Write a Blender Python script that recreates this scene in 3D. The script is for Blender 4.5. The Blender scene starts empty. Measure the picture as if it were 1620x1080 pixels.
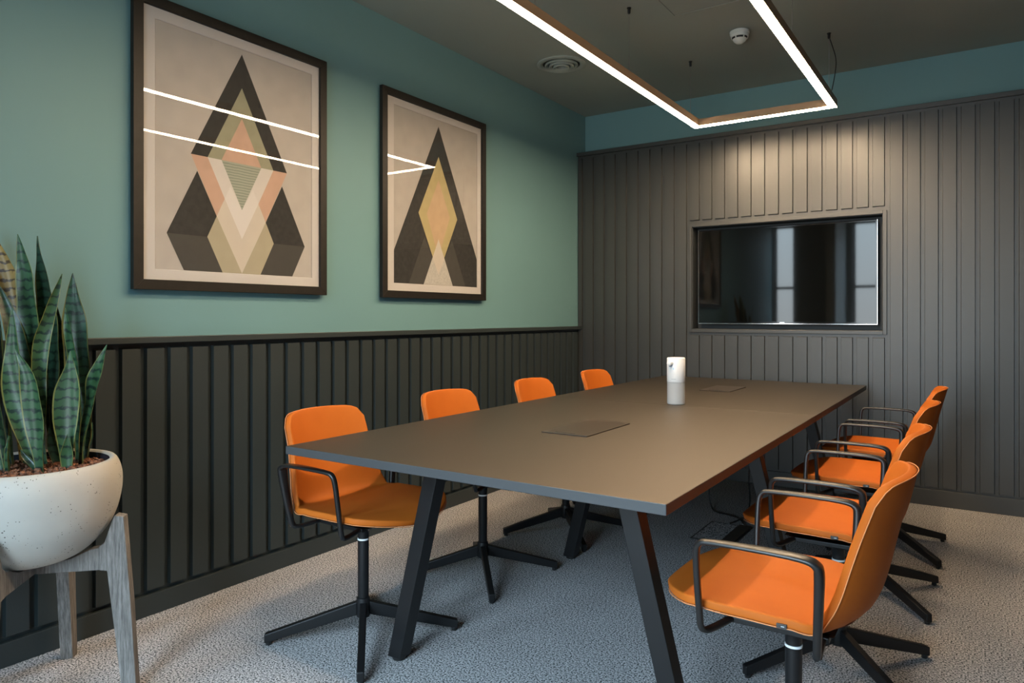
import bpy, bmesh, math, random
from mathutils import Vector, Matrix
PI = math.pi
SC = bpy.context.scene
COL = SC.collection
random.seed(7)

# ---------------------------------------------------------------- materials
def nodes_of(name):
    m = bpy.data.materials.new(name)
    m.use_nodes = True
    nt = m.node_tree
    return m, nt, nt.nodes['Principled BSDF']

def mat(name, col, rough=0.5, metal=0.0, spec=0.5, bump=0.0, bscale=200.0, vary=0.0, vscale=8.0, coat=0.0):
    m, nt, b = nodes_of(name)
    b.inputs['Base Color'].default_value = (*col, 1)
    b.inputs['Roughness'].default_value = rough
    b.inputs['Metallic'].default_value = metal
    b.inputs['Specular IOR Level'].default_value = spec
    if coat:
        b.inputs['Coat Weight'].default_value = coat
        b.inputs['Coat Roughness'].default_value = 0.05
    tc = nt.nodes.new('ShaderNodeTexCoord')
    if vary:
        n = nt.nodes.new('ShaderNodeTexNoise')
        n.inputs['Scale'].default_value = vscale
        n.inputs['Detail'].default_value = 4
        nt.links.new(tc.outputs['Object'], n.inputs['Vector'])
        r = nt.nodes.new('ShaderNodeValToRGB')
        r.color_ramp.elements[0].position = 0.3
        r.color_ramp.elements[1].position = 0.7
        r.color_ramp.elements[0].color = (*[c * (1 - vary) for c in col], 1)
        r.color_ramp.elements[1].color = (*[min(1, c * (1 + vary)) for c in col], 1)
        nt.links.new(n.outputs['Fac'], r.inputs['Fac'])
        nt.links.new(r.outputs['Color'], b.inputs['Base Color'])
    if bump:
        n2 = nt.nodes.new('ShaderNodeTexNoise')
        n2.inputs['Scale'].default_value = bscale
        n2.inputs['Detail'].default_value = 3
        nt.links.new(tc.outputs['Object'], n2.inputs['Vector'])
        bp = nt.nodes.new('ShaderNodeBump')
        bp.inputs['Strength'].default_value = bump
        bp.inputs['Distance'].default_value = 0.002
        nt.links.new(n2.outputs['Fac'], bp.inputs['Height'])
        nt.links.new(bp.outputs['Normal'], b.inputs['Normal'])
    return m

def emission_mat(name, col, strength):
    m = bpy.data.materials.new(name)
    m.use_nodes = True
    nt = m.node_tree
    nt.nodes.clear()
    e = nt.nodes.new('ShaderNodeEmission')
    e.inputs['Color'].default_value = (*col, 1)
    e.inputs['Strength'].default_value = strength
    o = nt.nodes.new('ShaderNodeOutputMaterial')
    nt.links.new(e.outputs[0], o.inputs['Surface'])
    return m

def pane_mat(name, ior=1.5, tint=(1, 1, 1), gain=1.0):
    m = bpy.data.materials.new(name)
    m.use_nodes = True
    nt = m.node_tree
    nt.nodes.clear()
    t = nt.nodes.new('ShaderNodeBsdfTransparent')
    t.inputs['Color'].default_value = (*tint, 1)
    g = nt.nodes.new('ShaderNodeBsdfGlossy')
    g.inputs['Roughness'].default_value = 0.0
    lw = nt.nodes.new('ShaderNodeLayerWeight')
    lw.inputs['Blend'].default_value = 0.5
    pw = nt.nodes.new('ShaderNodeMath'); pw.operation = 'POWER'
    pw.inputs[1].default_value = 5.0
    nt.links.new(lw.outputs['Facing'], pw.inputs[0])
    f0 = ((ior - 1) / (ior + 1)) ** 2
    fr = nt.nodes.new('ShaderNodeMath'); fr.operation = 'MULTIPLY_ADD'
    fr.inputs[1].default_value = 1 - f0; fr.inputs[2].default_value = f0
    nt.links.new(pw.outputs[0], fr.inputs[0])
    mx = nt.nodes.new('ShaderNodeMixShader')
    o = nt.nodes.new('ShaderNodeOutputMaterial')
    nt.links.new(fr.outputs[0], mx.inputs[0])
    nt.links.new(t.outputs[0], mx.inputs[1])
    nt.links.new(g.outputs[0], mx.inputs[2])
    nt.links.new(mx.outputs[0], o.inputs['Surface'])
    return m

M = {}
M['teal'] = mat('teal wall paint', (0.138, 0.268, 0.290), 0.55, spec=0.3, bump=0.05, bscale=90, vary=0.025, vscale=1.5)
M['ceiling'] = mat('ceiling paint', (0.29, 0.325, 0.29), 0.7, spec=0.2, vary=0.03, vscale=1.2)
M['panel'] = mat('charcoal paint', (0.030, 0.031, 0.029), 0.39, spec=0.85, bump=0.04, bscale=60, vary=0.06, vscale=3)
M['wainscot'] = mat('dark blue green wainscot', (0.026, 0.034, 0.035), 0.42, spec=0.45, bump=0.04, bscale=60, vary=0.06, vscale=3)  # a bluer charcoal than the back wall panelling
M['niche'] = mat('niche lining paint', (0.030, 0.034, 0.036), 0.5)
M['white_wall'] = mat('pale partition paint', (0.30, 0.33, 0.33), 0.6, vary=0.03)
M['black_metal'] = mat('black powder coated steel', (0.006, 0.006, 0.0065), 0.42, spec=0.35, bump=0.05, bscale=500)
M['black_satin'] = mat('satin black armrest', (0.009, 0.0085, 0.0085), 0.36, spec=0.5)
M['black_plastic'] = mat('black plastic', (0.010, 0.010, 0.010), 0.45)
M['gloss_black'] = mat('gloss black bezel', (0.004, 0.004, 0.005), 0.08, spec=0.6)
M['screen'] = mat('dark television screen', (0.002, 0.0022, 0.0022), 0.035, spec=0.5)
M['chrome'] = mat('polished trim', (0.75, 0.75, 0.76), 0.12, metal=1.0)
M['steel_wire'] = mat('steel wire', (0.35, 0.35, 0.34), 0.35, metal=1.0)
M['white_ring'] = mat('white ring', (0.75, 0.76, 0.76), 0.35)
M['white_plastic'] = mat('white plastic', (0.80, 0.82, 0.84), 0.35, vary=0.01)
M['grey_plastic'] = mat('grey plastic', (0.30, 0.34, 0.40), 0.35)
M['detector'] = mat('off white detector plastic', (0.62, 0.64, 0.60), 0.5)
M['frame_wood'] = mat('dark brown black frame wood', (0.008, 0.0065, 0.005), 0.5, spec=0.35, vary=0.25, vscale=30)
M['mount'] = mat('off white mount board', (0.528, 0.512, 0.504), 0.8)
M['paper'] = mat('warm grey paper', (0.416, 0.392, 0.368), 0.85, vary=0.05, vscale=12)
M['ink_dark'] = mat('charcoal ink', (0.022, 0.022, 0.021), 0.8, vary=0.25, vscale=40)
M['ink_mid'] = mat('dark grey ink', (0.048, 0.046, 0.042), 0.8, vary=0.05, vscale=30)
M['ink_grey'] = mat('mid grey ink', (0.076, 0.072, 0.068), 0.8, vary=0.05, vscale=30)
M['ink_sage'] = mat('sage ink', (0.272, 0.272, 0.192), 0.8, vary=0.06, vscale=20)
M['ink_pink'] = mat('dusty pink ink', (0.480, 0.320, 0.248), 0.8, vary=0.05, vscale=20)
M['ink_cream'] = mat('cream ink', (0.512, 0.472, 0.416), 0.8, vary=0.03, vscale=20)
M['ink_pale'] = mat('pale ink', (0.544, 0.520, 0.504), 0.8, vary=0.03, vscale=20)
M['ink_beige'] = mat('beige ink', (0.360, 0.328, 0.240), 0.8, vary=0.04, vscale=20)
M['ink_ochre'] = mat('ochre ink', (0.416, 0.352, 0.176), 0.8, vary=0.05, vscale=20)
M['ink_peach'] = mat('peach ink', (0.480, 0.344, 0.216), 0.8, vary=0.05, vscale=20)
M['bronze'] = mat('bronze metal cover', (0.055, 0.042, 0.032), 0.36, metal=0.35)
M['brush'] = mat('dark cable slot', (0.008, 0.008, 0.008), 0.8)
M['lampbody'] = mat('glow toned lamp body', (0.30, 0.20, 0.12), 0.45)  # warm brown stands in for the diffuser's glow on the side faces
M['diffuser'] = emission_mat('lamp diffuser light', (1.0, 0.74, 0.47), 56.0)
M['pane'] = pane_mat('picture glass', 1.45)
M['winpane'] = pane_mat('window glass', 1.5)
M['winframe'] = mat('window frame', (0.05, 0.055, 0.055), 0.4)
M['thread'] = mat('pale orange thread', (0.60, 0.22, 0.07), 0.6)
M['thread_dark'] = mat('dark orange stitching', (0.16, 0.032, 0.006), 0.7)
M['cable'] = mat('black cable', (0.006, 0.006, 0.006), 0.5)
M['soil'] = mat('dark soil', (0.035, 0.018, 0.010), 0.9, vary=0.3, vscale=60)
M['tagdark'] = mat('dark tag', (0.03, 0.03, 0.03), 0.6)
M['print_grey'] = mat('pale grey print', (0.45, 0.48, 0.50), 0.6)
M['print_blue'] = mat('pale blue print', (0.45, 0.65, 0.80), 0.6)

def leather_mat():
    m, nt, b = nodes_of('orange leather')
    tc = nt.nodes.new('ShaderNodeTexCoord')
    n = nt.nodes.new('ShaderNodeTexNoise')
    n.inputs['Scale'].default_value = 7
    n.inputs['Detail'].default_value = 4
    nt.links.new(tc.outputs['Object'], n.inputs['Vector'])
    r = nt.nodes.new('ShaderNodeValToRGB')
    r.color_ramp.elements[0].position = 0.3
    r.color_ramp.elements[1].position = 0.7
    r.color_ramp.elements[0].color = (0.400, 0.094, 0.010, 1)
    r.color_ramp.elements[1].color = (0.440, 0.108, 0.013, 1)
    nt.links.new(n.outputs['Fac'], r.inputs['Fac'])
    nt.links.new(r.outputs['Color'], b.inputs['Base Color'])
    v = nt.nodes.new('ShaderNodeTexVoronoi')
    v.inputs['Scale'].default_value = 700
    nt.links.new(tc.outputs['Object'], v.inputs['Vector'])
    bp = nt.nodes.new('ShaderNodeBump')
    bp.inputs['Strength'].default_value = 0.08
    bp.inputs['Distance'].default_value = 0.001
    nt.links.new(v.outputs['Distance'], bp.inputs['Height'])
    nt.links.new(bp.outputs['Normal'], b.inputs['Normal'])
    b.inputs['Roughness'].default_value = 0.58
    b.inputs['Specular IOR Level'].default_value = 0.12
    return m
M['leather'] = leather_mat()

def carpet_mat():
    m, nt, b = nodes_of('flecked grey carpet')
    tc = nt.nodes.new('ShaderNodeTexCoord')
    n1 = nt.nodes.new('ShaderNodeTexNoise')
    n1.inputs['Scale'].default_value = 165
    n1.inputs['Detail'].default_value = 2.5
    n1.inputs['Roughness'].default_value = 0.65
    nt.links.new(tc.outputs['Object'], n1.inputs['Vector'])
    r = nt.nodes.new('ShaderNodeValToRGB')
    e = r.color_ramp.elements
    e[0].position = 0.40; e[0].color = (0.010, 0.013, 0.014, 1)
    e[1].position = 0.60; e[1].color = (0.58, 0.54, 0.54, 1)
    k = e.new(0.485); k.color = (0.31, 0.305, 0.30, 1)
    nt.links.new(n1.outputs['Fac'], r.inputs['Fac'])
    n2 = nt.nodes.new('ShaderNodeTexNoise')
    n2.inputs['Scale'].default_value = 5
    n2.inputs['Detail'].default_value = 3
    nt.links.new(tc.outputs['Object'], n2.inputs['Vector'])
    mr = nt.nodes.new('ShaderNodeMapRange')
    mr.inputs['To Min'].default_value = 0.88
    mr.inputs['To Max'].default_value = 1.10
    nt.links.new(n2.outputs['Fac'], mr.inputs['Value'])
    mx = nt.nodes.new('ShaderNodeMix')
    mx.data_type = 'RGBA'; mx.blend_type = 'MULTIPLY'
    mx.inputs['Factor'].default_value = 1
    nt.links.new(r.outputs['Color'], mx.inputs['A'])
    nt.links.new(mr.outputs['Result'], mx.inputs['B'])
    nt.links.new(mx.outputs['Result'], b.inputs['Base Color'])
    bp = nt.nodes.new('ShaderNodeBump')
    bp.inputs['Strength'].default_value = 0.55
    bp.inputs['Distance'].default_value = 0.004
    nt.links.new(n1.outputs['Fac'], bp.inputs['Height'])
    nt.links.new(bp.outputs['Normal'], b.inputs['Normal'])
    b.inputs['Roughness'].default_value = 0.95
    b.inputs['Specular IOR Level'].default_value = 0.15
    return m
M['carpet'] = carpet_mat()

def table_mat():
    m, nt, b = nodes_of('dark bronze grey laminate')
    tc = nt.nodes.new('ShaderNodeTexCoord')
    n = nt.nodes.new('ShaderNodeTexNoise')
    n.inputs['Scale'].default_value = 260
    n.inputs['Detail'].default_value = 3
    nt.links.new(tc.outputs['Object'], n.inputs['Vector'])
    r = nt.nodes.new('ShaderNodeValToRGB')
    r.color_ramp.elements[0].position = 0.35
    r.color_ramp.elements[1].position = 0.65
    r.color_ramp.elements[0].color = (0.006, 0.0057, 0.0054, 1)
    r.color_ramp.elements[1].color = (0.010, 0.0095, 0.009, 1)
    nt.links.new(n.outputs['Fac'], r.inputs['Fac'])
    nt.links.new(r.outputs['Color'], b.inputs['Base Color'])
    bp = nt.nodes.new('ShaderNodeBump')
    bp.inputs['Strength'].default_value = 0.12
    bp.inputs['Distance'].default_value = 0.0008
    nt.links.new(n.outputs['Fac'], bp.inputs['Height'])
    nt.links.new(bp.outputs['Normal'], b.inputs['Normal'])
    b.inputs['Roughness'].default_value = 0.49
    b.inputs['Specular IOR Level'].default_value = 0.95
    b.inputs['Specular Tint'].default_value = (1.0, 0.80, 0.60, 1)
    return m
M['table'] = table_mat()
M['table_edge'] = mat('dark grey edge band', (0.045, 0.046, 0.048), 0.5)

def pot_mat():
    m, nt, b = nodes_of('pitted cream stoneware')
    tc = nt.nodes.new('ShaderNodeTexCoord')
    v = nt.nodes.new('ShaderNodeTexVoronoi')
    v.inputs['Scale'].default_value = 115
    v.inputs['Randomness'].default_value = 1.0
    nt.links.new(tc.outputs['Object'], v.inputs['Vector'])
    n = nt.nodes.new('ShaderNodeTexNoise')
    n.inputs['Scale'].default_value = 18
    nt.links.new(tc.outputs['Object'], n.inputs['Vector'])
    # pits only where the cell is close and the noise is high
    mr = nt.nodes.new('ShaderNodeMapRange')
    mr.inputs['From Min'].default_value = 0.44
    mr.inputs['From Max'].default_value = 0.70
    mr.inputs['To Min'].default_value = 0.0
    mr.inputs['To Max'].default_value = 0.27
    nt.links.new(n.outputs['Fac'], mr.inputs['Value'])
    lt = nt.nodes.new('ShaderNodeMath'); lt.operation = 'LESS_THAN'
    nt.links.new(v.outputs['Distance'], lt.inputs[0])
    nt.links.new(mr.outputs['Result'], lt.inputs[1])
    n2 = nt.nodes.new('ShaderNodeTexNoise')
    n2.inputs['Scale'].default_value = 6
    n2.inputs['Detail'].default_value = 6
    nt.links.new(tc.outputs['Object'], n2.inputs['Vector'])
    r = nt.nodes.new('ShaderNodeValToRGB')
    r.color_ramp.elements[0].position = 0.3
    r.color_ramp.elements[1].position = 0.7
    r.color_ramp.elements[0].color = (0.37, 0.35, 0.315, 1)
    r.color_ramp.elements[1].color = (0.44, 0.42, 0.375, 1)
    nt.links.new(n2.outputs['Fac'], r.inputs['Fac'])
    mx = nt.nodes.new('ShaderNodeMix'); mx.data_type = 'RGBA'
    nt.links.new(lt.outputs[0], mx.inputs['Factor'])
    nt.links.new(r.outputs['Color'], mx.inputs['A'])
    mx.inputs['B'].default_value = (0.09, 0.085, 0.075, 1)
    nt.links.new(mx.outputs['Result'], b.inputs['Base Color'])
    bp = nt.nodes.new('ShaderNodeBump')
    bp.inputs['Strength'].default_value = 0.5
    bp.inputs['Distance'].default_value = 0.002
    bp.invert = True
    nt.links.new(lt.outputs[0], bp.inputs['Height'])
    nt.links.new(bp.outputs['Normal'], b.inputs['Normal'])
    b.inputs['Roughness'].default_value = 0.6
    return m
M['pot'] = pot_mat()
M['pot_inside'] = mat('dark glazed pot lining', (0.020, 0.026, 0.036), 0.25)

def wood_mat():
    m, nt, b = nodes_of('weathered grey wood')
    tc = nt.nodes.new('ShaderNodeTexCoord')
    mp = nt.nodes.new('ShaderNodeMapping')
    mp.inputs['Scale'].default_value = (90, 90, 7)
    nt.links.new(tc.outputs['Object'], mp.inputs['Vector'])
    n = nt.nodes.new('ShaderNodeTexNoise')
    n.inputs['Scale'].default_value = 1.6
    n.inputs['Detail'].default_value = 6
    n.inputs['Roughness'].default_value = 0.7
    nt.links.new(mp.outputs['Vector'], n.inputs['Vector'])
    r = nt.nodes.new('ShaderNodeValToRGB')
    e = r.color_ramp.elements
    e[0].position = 0.30; e[0].color = (0.070, 0.064, 0.060, 1)
    e[1].position = 0.72; e[1].color = (0.28, 0.262, 0.245, 1)
    k = e.new(0.5); k.color = (0.155, 0.143, 0.132, 1)
    nt.links.new(n.outputs['Fac'], r.inputs['Fac'])
    nt.links.new(r.outputs['Color'], b.inputs['Base Color'])
    bp = nt.nodes.new('ShaderNodeBump')
    bp.inputs['Strength'].default_value = 0.4
    bp.inputs['Distance'].default_value = 0.002
    nt.links.new(n.outputs['Fac'], bp.inputs['Height'])
    nt.links.new(bp.outputs['Normal'], b.inputs['Normal'])
    b.inputs['Roughness'].default_value = 0.8
    return m
M['wood'] = wood_mat()

def leaf_mat(name, mid, dark, edge):
    m, nt, b = nodes_of(name)
    uv = nt.nodes.new('ShaderNodeUVMap'); uv.uv_map = 'UVMap'
    sep = nt.nodes.new('ShaderNodeSeparateXYZ')
    nt.links.new(uv.outputs['UV'], sep.inputs[0])
    tc = nt.nodes.new('ShaderNodeTexCoord')
    n = nt.nodes.new('ShaderNodeTexNoise')
    n.inputs['Scale'].default_value = 55
    n.inputs['Detail'].default_value = 4
    nt.links.new(tc.outputs['Object'], n.inputs['Vector'])
    # v is metres along the leaf: bands every ~22 mm, jagged by noise
    a = nt.nodes.new('ShaderNodeMath'); a.operation = 'MULTIPLY_ADD'
    a.inputs[1].default_value = 1.1
    nt.links.new(n.outputs['Fac'], a.inputs[0])
    s = nt.nodes.new('ShaderNodeMath'); s.operation = 'MULTIPLY'
    s.inputs[1].default_value = 33.0
    nt.links.new(sep.outputs['Y'], s.inputs[0])
    nt.links.new(s.outputs[0], a.inputs[2])
    fr = nt.nodes.new('ShaderNodeMath'); fr.operation = 'PINGPONG'
    fr.inputs[1].default_value = 0.5
    nt.links.new(a.outputs[0], fr.inputs[0])
    r = nt.nodes.new('ShaderNodeValToRGB')
    e = r.color_ramp.elements
    e[0].position = 0.09; e[0].color = (*dark, 1)
    e[1].position = 0.20; e[1].color = (*mid, 1)
    nt.links.new(fr.outputs[0], r.inputs['Fac'])
    n3 = nt.nodes.new('ShaderNodeTexNoise')
    n3.inputs['Scale'].default_value = 9
    nt.links.new(tc.outputs['Object'], n3.inputs['Vector'])
    mr = nt.nodes.new('ShaderNodeMapRange')
    mr.inputs['To Min'].default_value = 0.6
    mr.inputs['To Max'].default_value = 1.35
    nt.links.new(n3.outputs['Fac'], mr.inputs['Value'])
    mm = nt.nodes.new('ShaderNodeMix'); mm.data_type = 'RGBA'; mm.blend_type = 'MULTIPLY'
    mm.inputs['Factor'].default_value = 1
    nt.links.new(r.outputs['Color'], mm.inputs['A'])
    nt.links.new(mr.outputs['Result'], mm.inputs['B'])
    ab = nt.nodes.new('ShaderNodeMath'); ab.operation = 'ABSOLUTE'
    nt.links.new(sep.outputs['X'], ab.inputs[0])
    gt = nt.nodes.new('ShaderNodeMath'); gt.operation = 'GREATER_THAN'
    gt.inputs[1].default_value = 0.90
    nt.links.new(ab.outputs[0], gt.inputs[0])
    mx = nt.nodes.new('ShaderNodeMix'); mx.data_type = 'RGBA'
    nt.links.new(gt.outputs[0], mx.inputs['Factor'])
    nt.links.new(mm.outputs['Result'], mx.inputs['A'])
    mx.inputs['B'].default_value = (*edge, 1)
    nt.links.new(mx.outputs['Result'], b.inputs['Base Color'])
    b.inputs['Roughness'].default_value = 0.34
    b.inputs['Specular IOR Level'].default_value = 0.5
    return m
M['leaf'] = leaf_mat('banded green leaf', (0.034, 0.086, 0.036), (0.007, 0.024, 0.015), (0.16, 0.165, 0.045))
M['leaf_dark'] = leaf_mat('dark banded leaf', (0.021, 0.060, 0.034), (0.007, 0.020, 0.013), (0.12, 0.105, 0.027))
M['leaf_brown'] = leaf_mat('yellow brown banded leaf', (0.30, 0.185, 0.055), (0.060, 0.030, 0.010), (0.22, 0.15, 0.04))

def chip_mat():
    m, nt, b = nodes_of('red brown bark chips')
    g = nt.nodes.new('ShaderNodeTexCoord')
    v = nt.nodes.new('ShaderNodeTexNoise')
    v.inputs['Scale'].default_value = 70
    nt.links.new(g.outputs['Object'], v.inputs['Vector'])
    r = nt.nodes.new('ShaderNodeValToRGB')
    e = r.color_ramp.elements
    e[0].position = 0.35; e[0].color = (0.055, 0.020, 0.010, 1)
    e[1].position = 0.68; e[1].color = (0.30, 0.125, 0.065, 1)
    nt.links.new(v.outputs['Fac'], r.inputs['Fac'])
    nt.links.new(r.outputs['Color'], b.inputs['Base Color'])
    b.inputs['Roughness'].default_value = 0.85
    return m
M['chips'] = chip_mat()

def frosted_mat():
    m, nt, b = nodes_of('frosted clear plastic')
    b.inputs['Base Color'].default_value = (0.70, 0.73, 0.76, 1)
    b.inputs['Roughness'].default_value = 0.45
    b.inputs['Transmission Weight'].default_value = 0.45
    b.inputs['IOR'].default_value = 1.3
    return m
M['frosted'] = frosted_mat()

# ---------------------------------------------------------------- geometry helpers
class MB:
    """collects shapes into one bmesh"""
    def __init__(self):
        self.bm = bmesh.new()
    def box(self, x0, x1, y0, y1, z0, z1, mi=0):
        vs = [self.bm.verts.new(p) for p in ((x0, y0, z0), (x1, y0, z0), (x1, y1, z0), (x0, y1, z0),
                                             (x0, y0, z1), (x1, y0, z1), (x1, y1, z1), (x0, y1, z1))]
        for q in ((3, 2, 1, 0), (4, 5, 6, 7), (0, 1, 5, 4), (1, 2, 6, 5), (2, 3, 7, 6), (3, 0, 4, 7)):
            f = self.bm.faces.new([vs[i] for i in q]); f.material_index = mi
        return self
    def hexa(self, lo, hi, mi=0):
        """two quads (lists of 4 points, same winding) joined"""
        a = [self.bm.verts.new(p) for p in lo]; b = [self.bm.verts.new(p) for p in hi]
        fs = [self.bm.faces.new(a[::-1]), self.bm.faces.new(b)]
        for i in range(4):
            j = (i + 1) % 4
            fs.append(self.bm.faces.new((a[i], a[j], b[j], b[i])))
        for f in fs: f.material_index = mi
        return self
    def poly(self, pts, mi=0):
        f = self.bm.faces.new([self.bm.verts.new(p) for p in pts]); f.material_index = mi
        return self
    def prism(self, outline, off, mi=0):
        """planar outline extruded by the vector off"""
        off = Vector(off)
        a = [self.bm.verts.new(p) for p in outline]
        b = [self.bm.verts.new(Vector(p) + off) for p in outline]
        n = len(a)
        fs = [self.bm.faces.new(a[::-1]), self.bm.faces.new(b)]
        for i in range(n):
            j = (i + 1) % n
            fs.append(self.bm.faces.new((a[i], a[j], b[j], b[i])))
        for f in fs: f.material_index = mi
        return self
    def lathe(self, prof, c=(0, 0, 0), n=40, mi=0, cap=True):
        """profile (r,z) turned about the vertical through c"""
        rings = []
        for r, z in prof:
            if r < 1e-6:
                rings.append([self.bm.verts.new((c[0], c[1], c[2] + z))])
            else:
                rings.append([self.bm.verts.new((c[0] + r * math.cos(2 * PI * k / n), c[1] + r * math.sin(2 * PI * k / n), c[2] + z)) for k in range(n)])
        for a, b in zip(rings, rings[1:]):
            for k in range(n):
                j = (k + 1) % n
                if len(a) == 1 and len(b) == 1: continue
                if len(a) == 1: f = self.bm.faces.new((a[0], b[j], b[k]))
                elif len(b) == 1: f = self.bm.faces.new((a[k], a[j], b[0]))
                else: f = self.bm.faces.new((a[k], a[j], b[j], b[k]))
                f.material_index = mi
        if cap:
            if len(rings[0]) > 1: self.bm.faces.new(rings[0][::-1]).material_index = mi
            if len(rings[-1]) > 1: self.bm.faces.new(rings[-1]).material_index = mi
        return self
    def tube(self, pts, rad, n=10, mi=0):
        return self.sweep(pts, [(rad, rad)] * len(pts) if not hasattr(rad, '__len__') else [(r, r) for r in rad], None, n, 2.0, mi)
    def sweep(self, pts, sizes, side=None, n=12, power=2.0, mi=0):
        """superellipse section swept along pts; sizes = (half width along side, half thickness)"""
        P = [Vector(p) for p in pts]
        rings = []
        prev = Vector(side) if side is not None else None
        for i, p in enumerate(P):
            t = (P[min(i + 1, len(P) - 1)] - P[max(i - 1, 0)]).normalized()
            if prev is None:
                prev = Vector((0, 0, 1)) if abs(t.z) < 0.9 else Vector((1, 0, 0))
            ref = Vector(side) if side is not None else prev
            s = (ref - t * ref.dot(t))
            if s.length < 1e-5: s = prev
            s.normalize(); prev = s
            o = t.cross(s).normalized()
            w, h = sizes[i]
            ring = []
            for k in range(n):
                a = 2 * PI * k / n
                ca, sa = math.cos(a), math.sin(a)
                cx = math.copysign(abs(ca) ** (2 / power), ca); sx = math.copysign(abs(sa) ** (2 / power), sa)
                ring.append(self.bm.verts.new(p + s * (w * cx) + o * (h * sx)))
            rings.append(ring)
        for a, b in zip(rings, rings[1:]):
            for k in range(n):
                j = (k + 1) % n
                self.bm.faces.new((a[k], a[j], b[j], b[k])).material_index = mi
        self.bm.faces.new(rings[0][::-1]).material_index = mi
        self.bm.faces.new(rings[-1]).material_index = mi
        return self
    def build(self, name, mats, parent=None, smooth=False, bevel=0.0, angle=40, seg=2):
        bmesh.ops.recalc_face_normals(self.bm, faces=self.bm.faces)
        me = bpy.data.meshes.new(name)
        self.bm.to_mesh(me); self.bm.free()
        if not isinstance(mats, (list, tuple)): mats = [mats]
        for m in mats: me.materials.append(m)
        o = bpy.data.objects.new(name, me)
        COL.objects.link(o)
        if parent is not None: o.parent = parent
        if smooth:
            for p in me.polygons: p.use_smooth = True
            try: me.set_sharp_from_angle(angle=math.radians(angle))
            except Exception: pass
        if bevel:
            b = o.modifiers.new('bevel', 'BEVEL')
            b.width = bevel; b.segments = seg; b.limit_method = 'ANGLE'; b.angle_limit = math.radians(35)
        return o

def empty(name, loc=(0, 0, 0), rz=0.0):
    o = bpy.data.objects.new(name, None)
    o.empty_display_size = 0.1
    o.location = loc; o.rotation_euler = (0, 0, rz)
    COL.objects.link(o)
    return o

def tag(o, label, cat, group=None, kind=None):
    o['label'] = label; o['category'] = cat
    if group: o['group'] = group
    if kind: o['kind'] = kind
    return o

def structure(o, label=None):
    o['kind'] = 'structure'
    if label: o['label'] = label
    return o

def smooth_path(pts, per=6):
    """Catmull-Rom through pts (tuples of any length)"""
    out = []
    n = len(pts)
    for i in range(n - 1):
        p0, p1, p2, p3 = pts[max(i - 1, 0)], pts[i], pts[i + 1], pts[min(i + 2, n - 1)]
        for k in range(per):
            t = k / per
            out.append(tuple(0.5 * (2 * b + (c - a) * t + (2 * a - 5 * b + 4 * c - d) * t * t + (3 * b - a - 3 * c + d) * t ** 3)
                             for a, b, c, d in zip(p0, p1, p2, p3)))
    out.append(tuple(pts[-1]))
    return out

def lin(pts, t):
    """piecewise linear lookup in [(t, v...)]"""
    if t <= pts[0][0]: return pts[0][1:]
    for a, b in zip(pts, pts[1:]):
        if t <= b[0]:
            k = (t - a[0]) / (b[0] - a[0])
            return tuple(u + (v - u) * k for u, v in zip(a[1:], b[1:]))
    return pts[-1][1:]

# ================================================================ the room
D = 5.194          # front of the back wall's skirting
YU = 5.334         # upper part of the back wall
CZ = 2.875         # ceiling
XR = 3.45          # right wall
YN = -1.25         # rear wall behind the camera

structure(MB().box(-0.2, XR + 0.2, YN - 0.2, YU + 0.2, -0.12, 0.0).build('floor', M['carpet']), 'flecked grey loop pile carpet')
structure(MB().box(-0.2, XR + 0.2, YN - 0.2, YU + 0.2, CZ, CZ + 0.12).build('ceiling', M['ceiling']), 'dark grey green painted ceiling')
structure(MB().box(-0.2, 0.0, YN, YU + 0.2, 0, CZ).build('wall_left', M['teal']), 'teal painted wall')
structure(MB().box(0.0, XR, YU, YU + 0.2, 0, CZ).build('wall_back', M['teal']), 'teal band above the panelling')
structure(MB().box(XR, XR + 0.2, YN, YU + 0.2, 0, CZ).build('wall_right', M['panel']), 'dark wall')

# unseen rear wall; two tall glazed openings added for daylight and screen reflections
W1 = (0.02, 0.34, 0.10, 2.62)
W2 = (1.16, 2.50, 0.10, 2.62)
rw = MB()
rw.box(-0.2, W1[0], YN - 0.2, YN, 0, CZ)
rw.box(W1[1], W2[0], YN - 0.2, YN, 0, CZ)
rw.box(W2[1], XR + 0.2, YN - 0.2, YN, 0, CZ)
for w in (W1, W2):
    rw.box(w[0], w[1], YN - 0.2, YN, 0, w[2]); rw.box(w[0], w[1], YN - 0.2, YN, w[3], CZ)
structure(rw.build('wall_rear', M['white_wall']), 'pale unseen wall with added tall glazing')
structure(MB().box(0.96, 1.08, YN, -0.30, 0.0, CZ).build('wall_light_stop', M['white_wall']), 'added unseen wall stub keeping window light off the left wall')  # added behind the camera to block window light from left wall and plant
for i, w in enumerate((W1, W2)):
    fr = MB(); t = 0.035
    fr.box(w[0], w[0] + t, YN - 0.12, YN - 0.05, w[2], w[3]); fr.box(w[1] - t, w[1], YN - 0.12, YN - 0.05, w[2], w[3])
    fr.box(w[0] + t, w[1] - t, YN - 0.12, YN - 0.05, w[2], w[2] + t); fr.box(w[0] + t, w[1] - t, YN - 0.12, YN - 0.05, w[3] - t, w[3])
    fr.box(w[0] + t, w[1] - t, YN - 0.12, YN - 0.05, 1.62, 1.66)
    if i == 1: fr.box((w[0] + w[1]) / 2 - 0.02, (w[0] + w[1]) / 2 + 0.02, YN - 0.12, YN - 0.05, w[2] + t, w[3] - t)
    wf = structure(fr.build('window_%d' % (i + 1), M['winframe']), 'added dark framed tall glazing for daylight')
    MB().box(w[0] + t, w[1] - t, YN - 0.088, YN - 0.082, w[2] + t, w[3] - t).build('pane', M['winpane'], wf)

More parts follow.
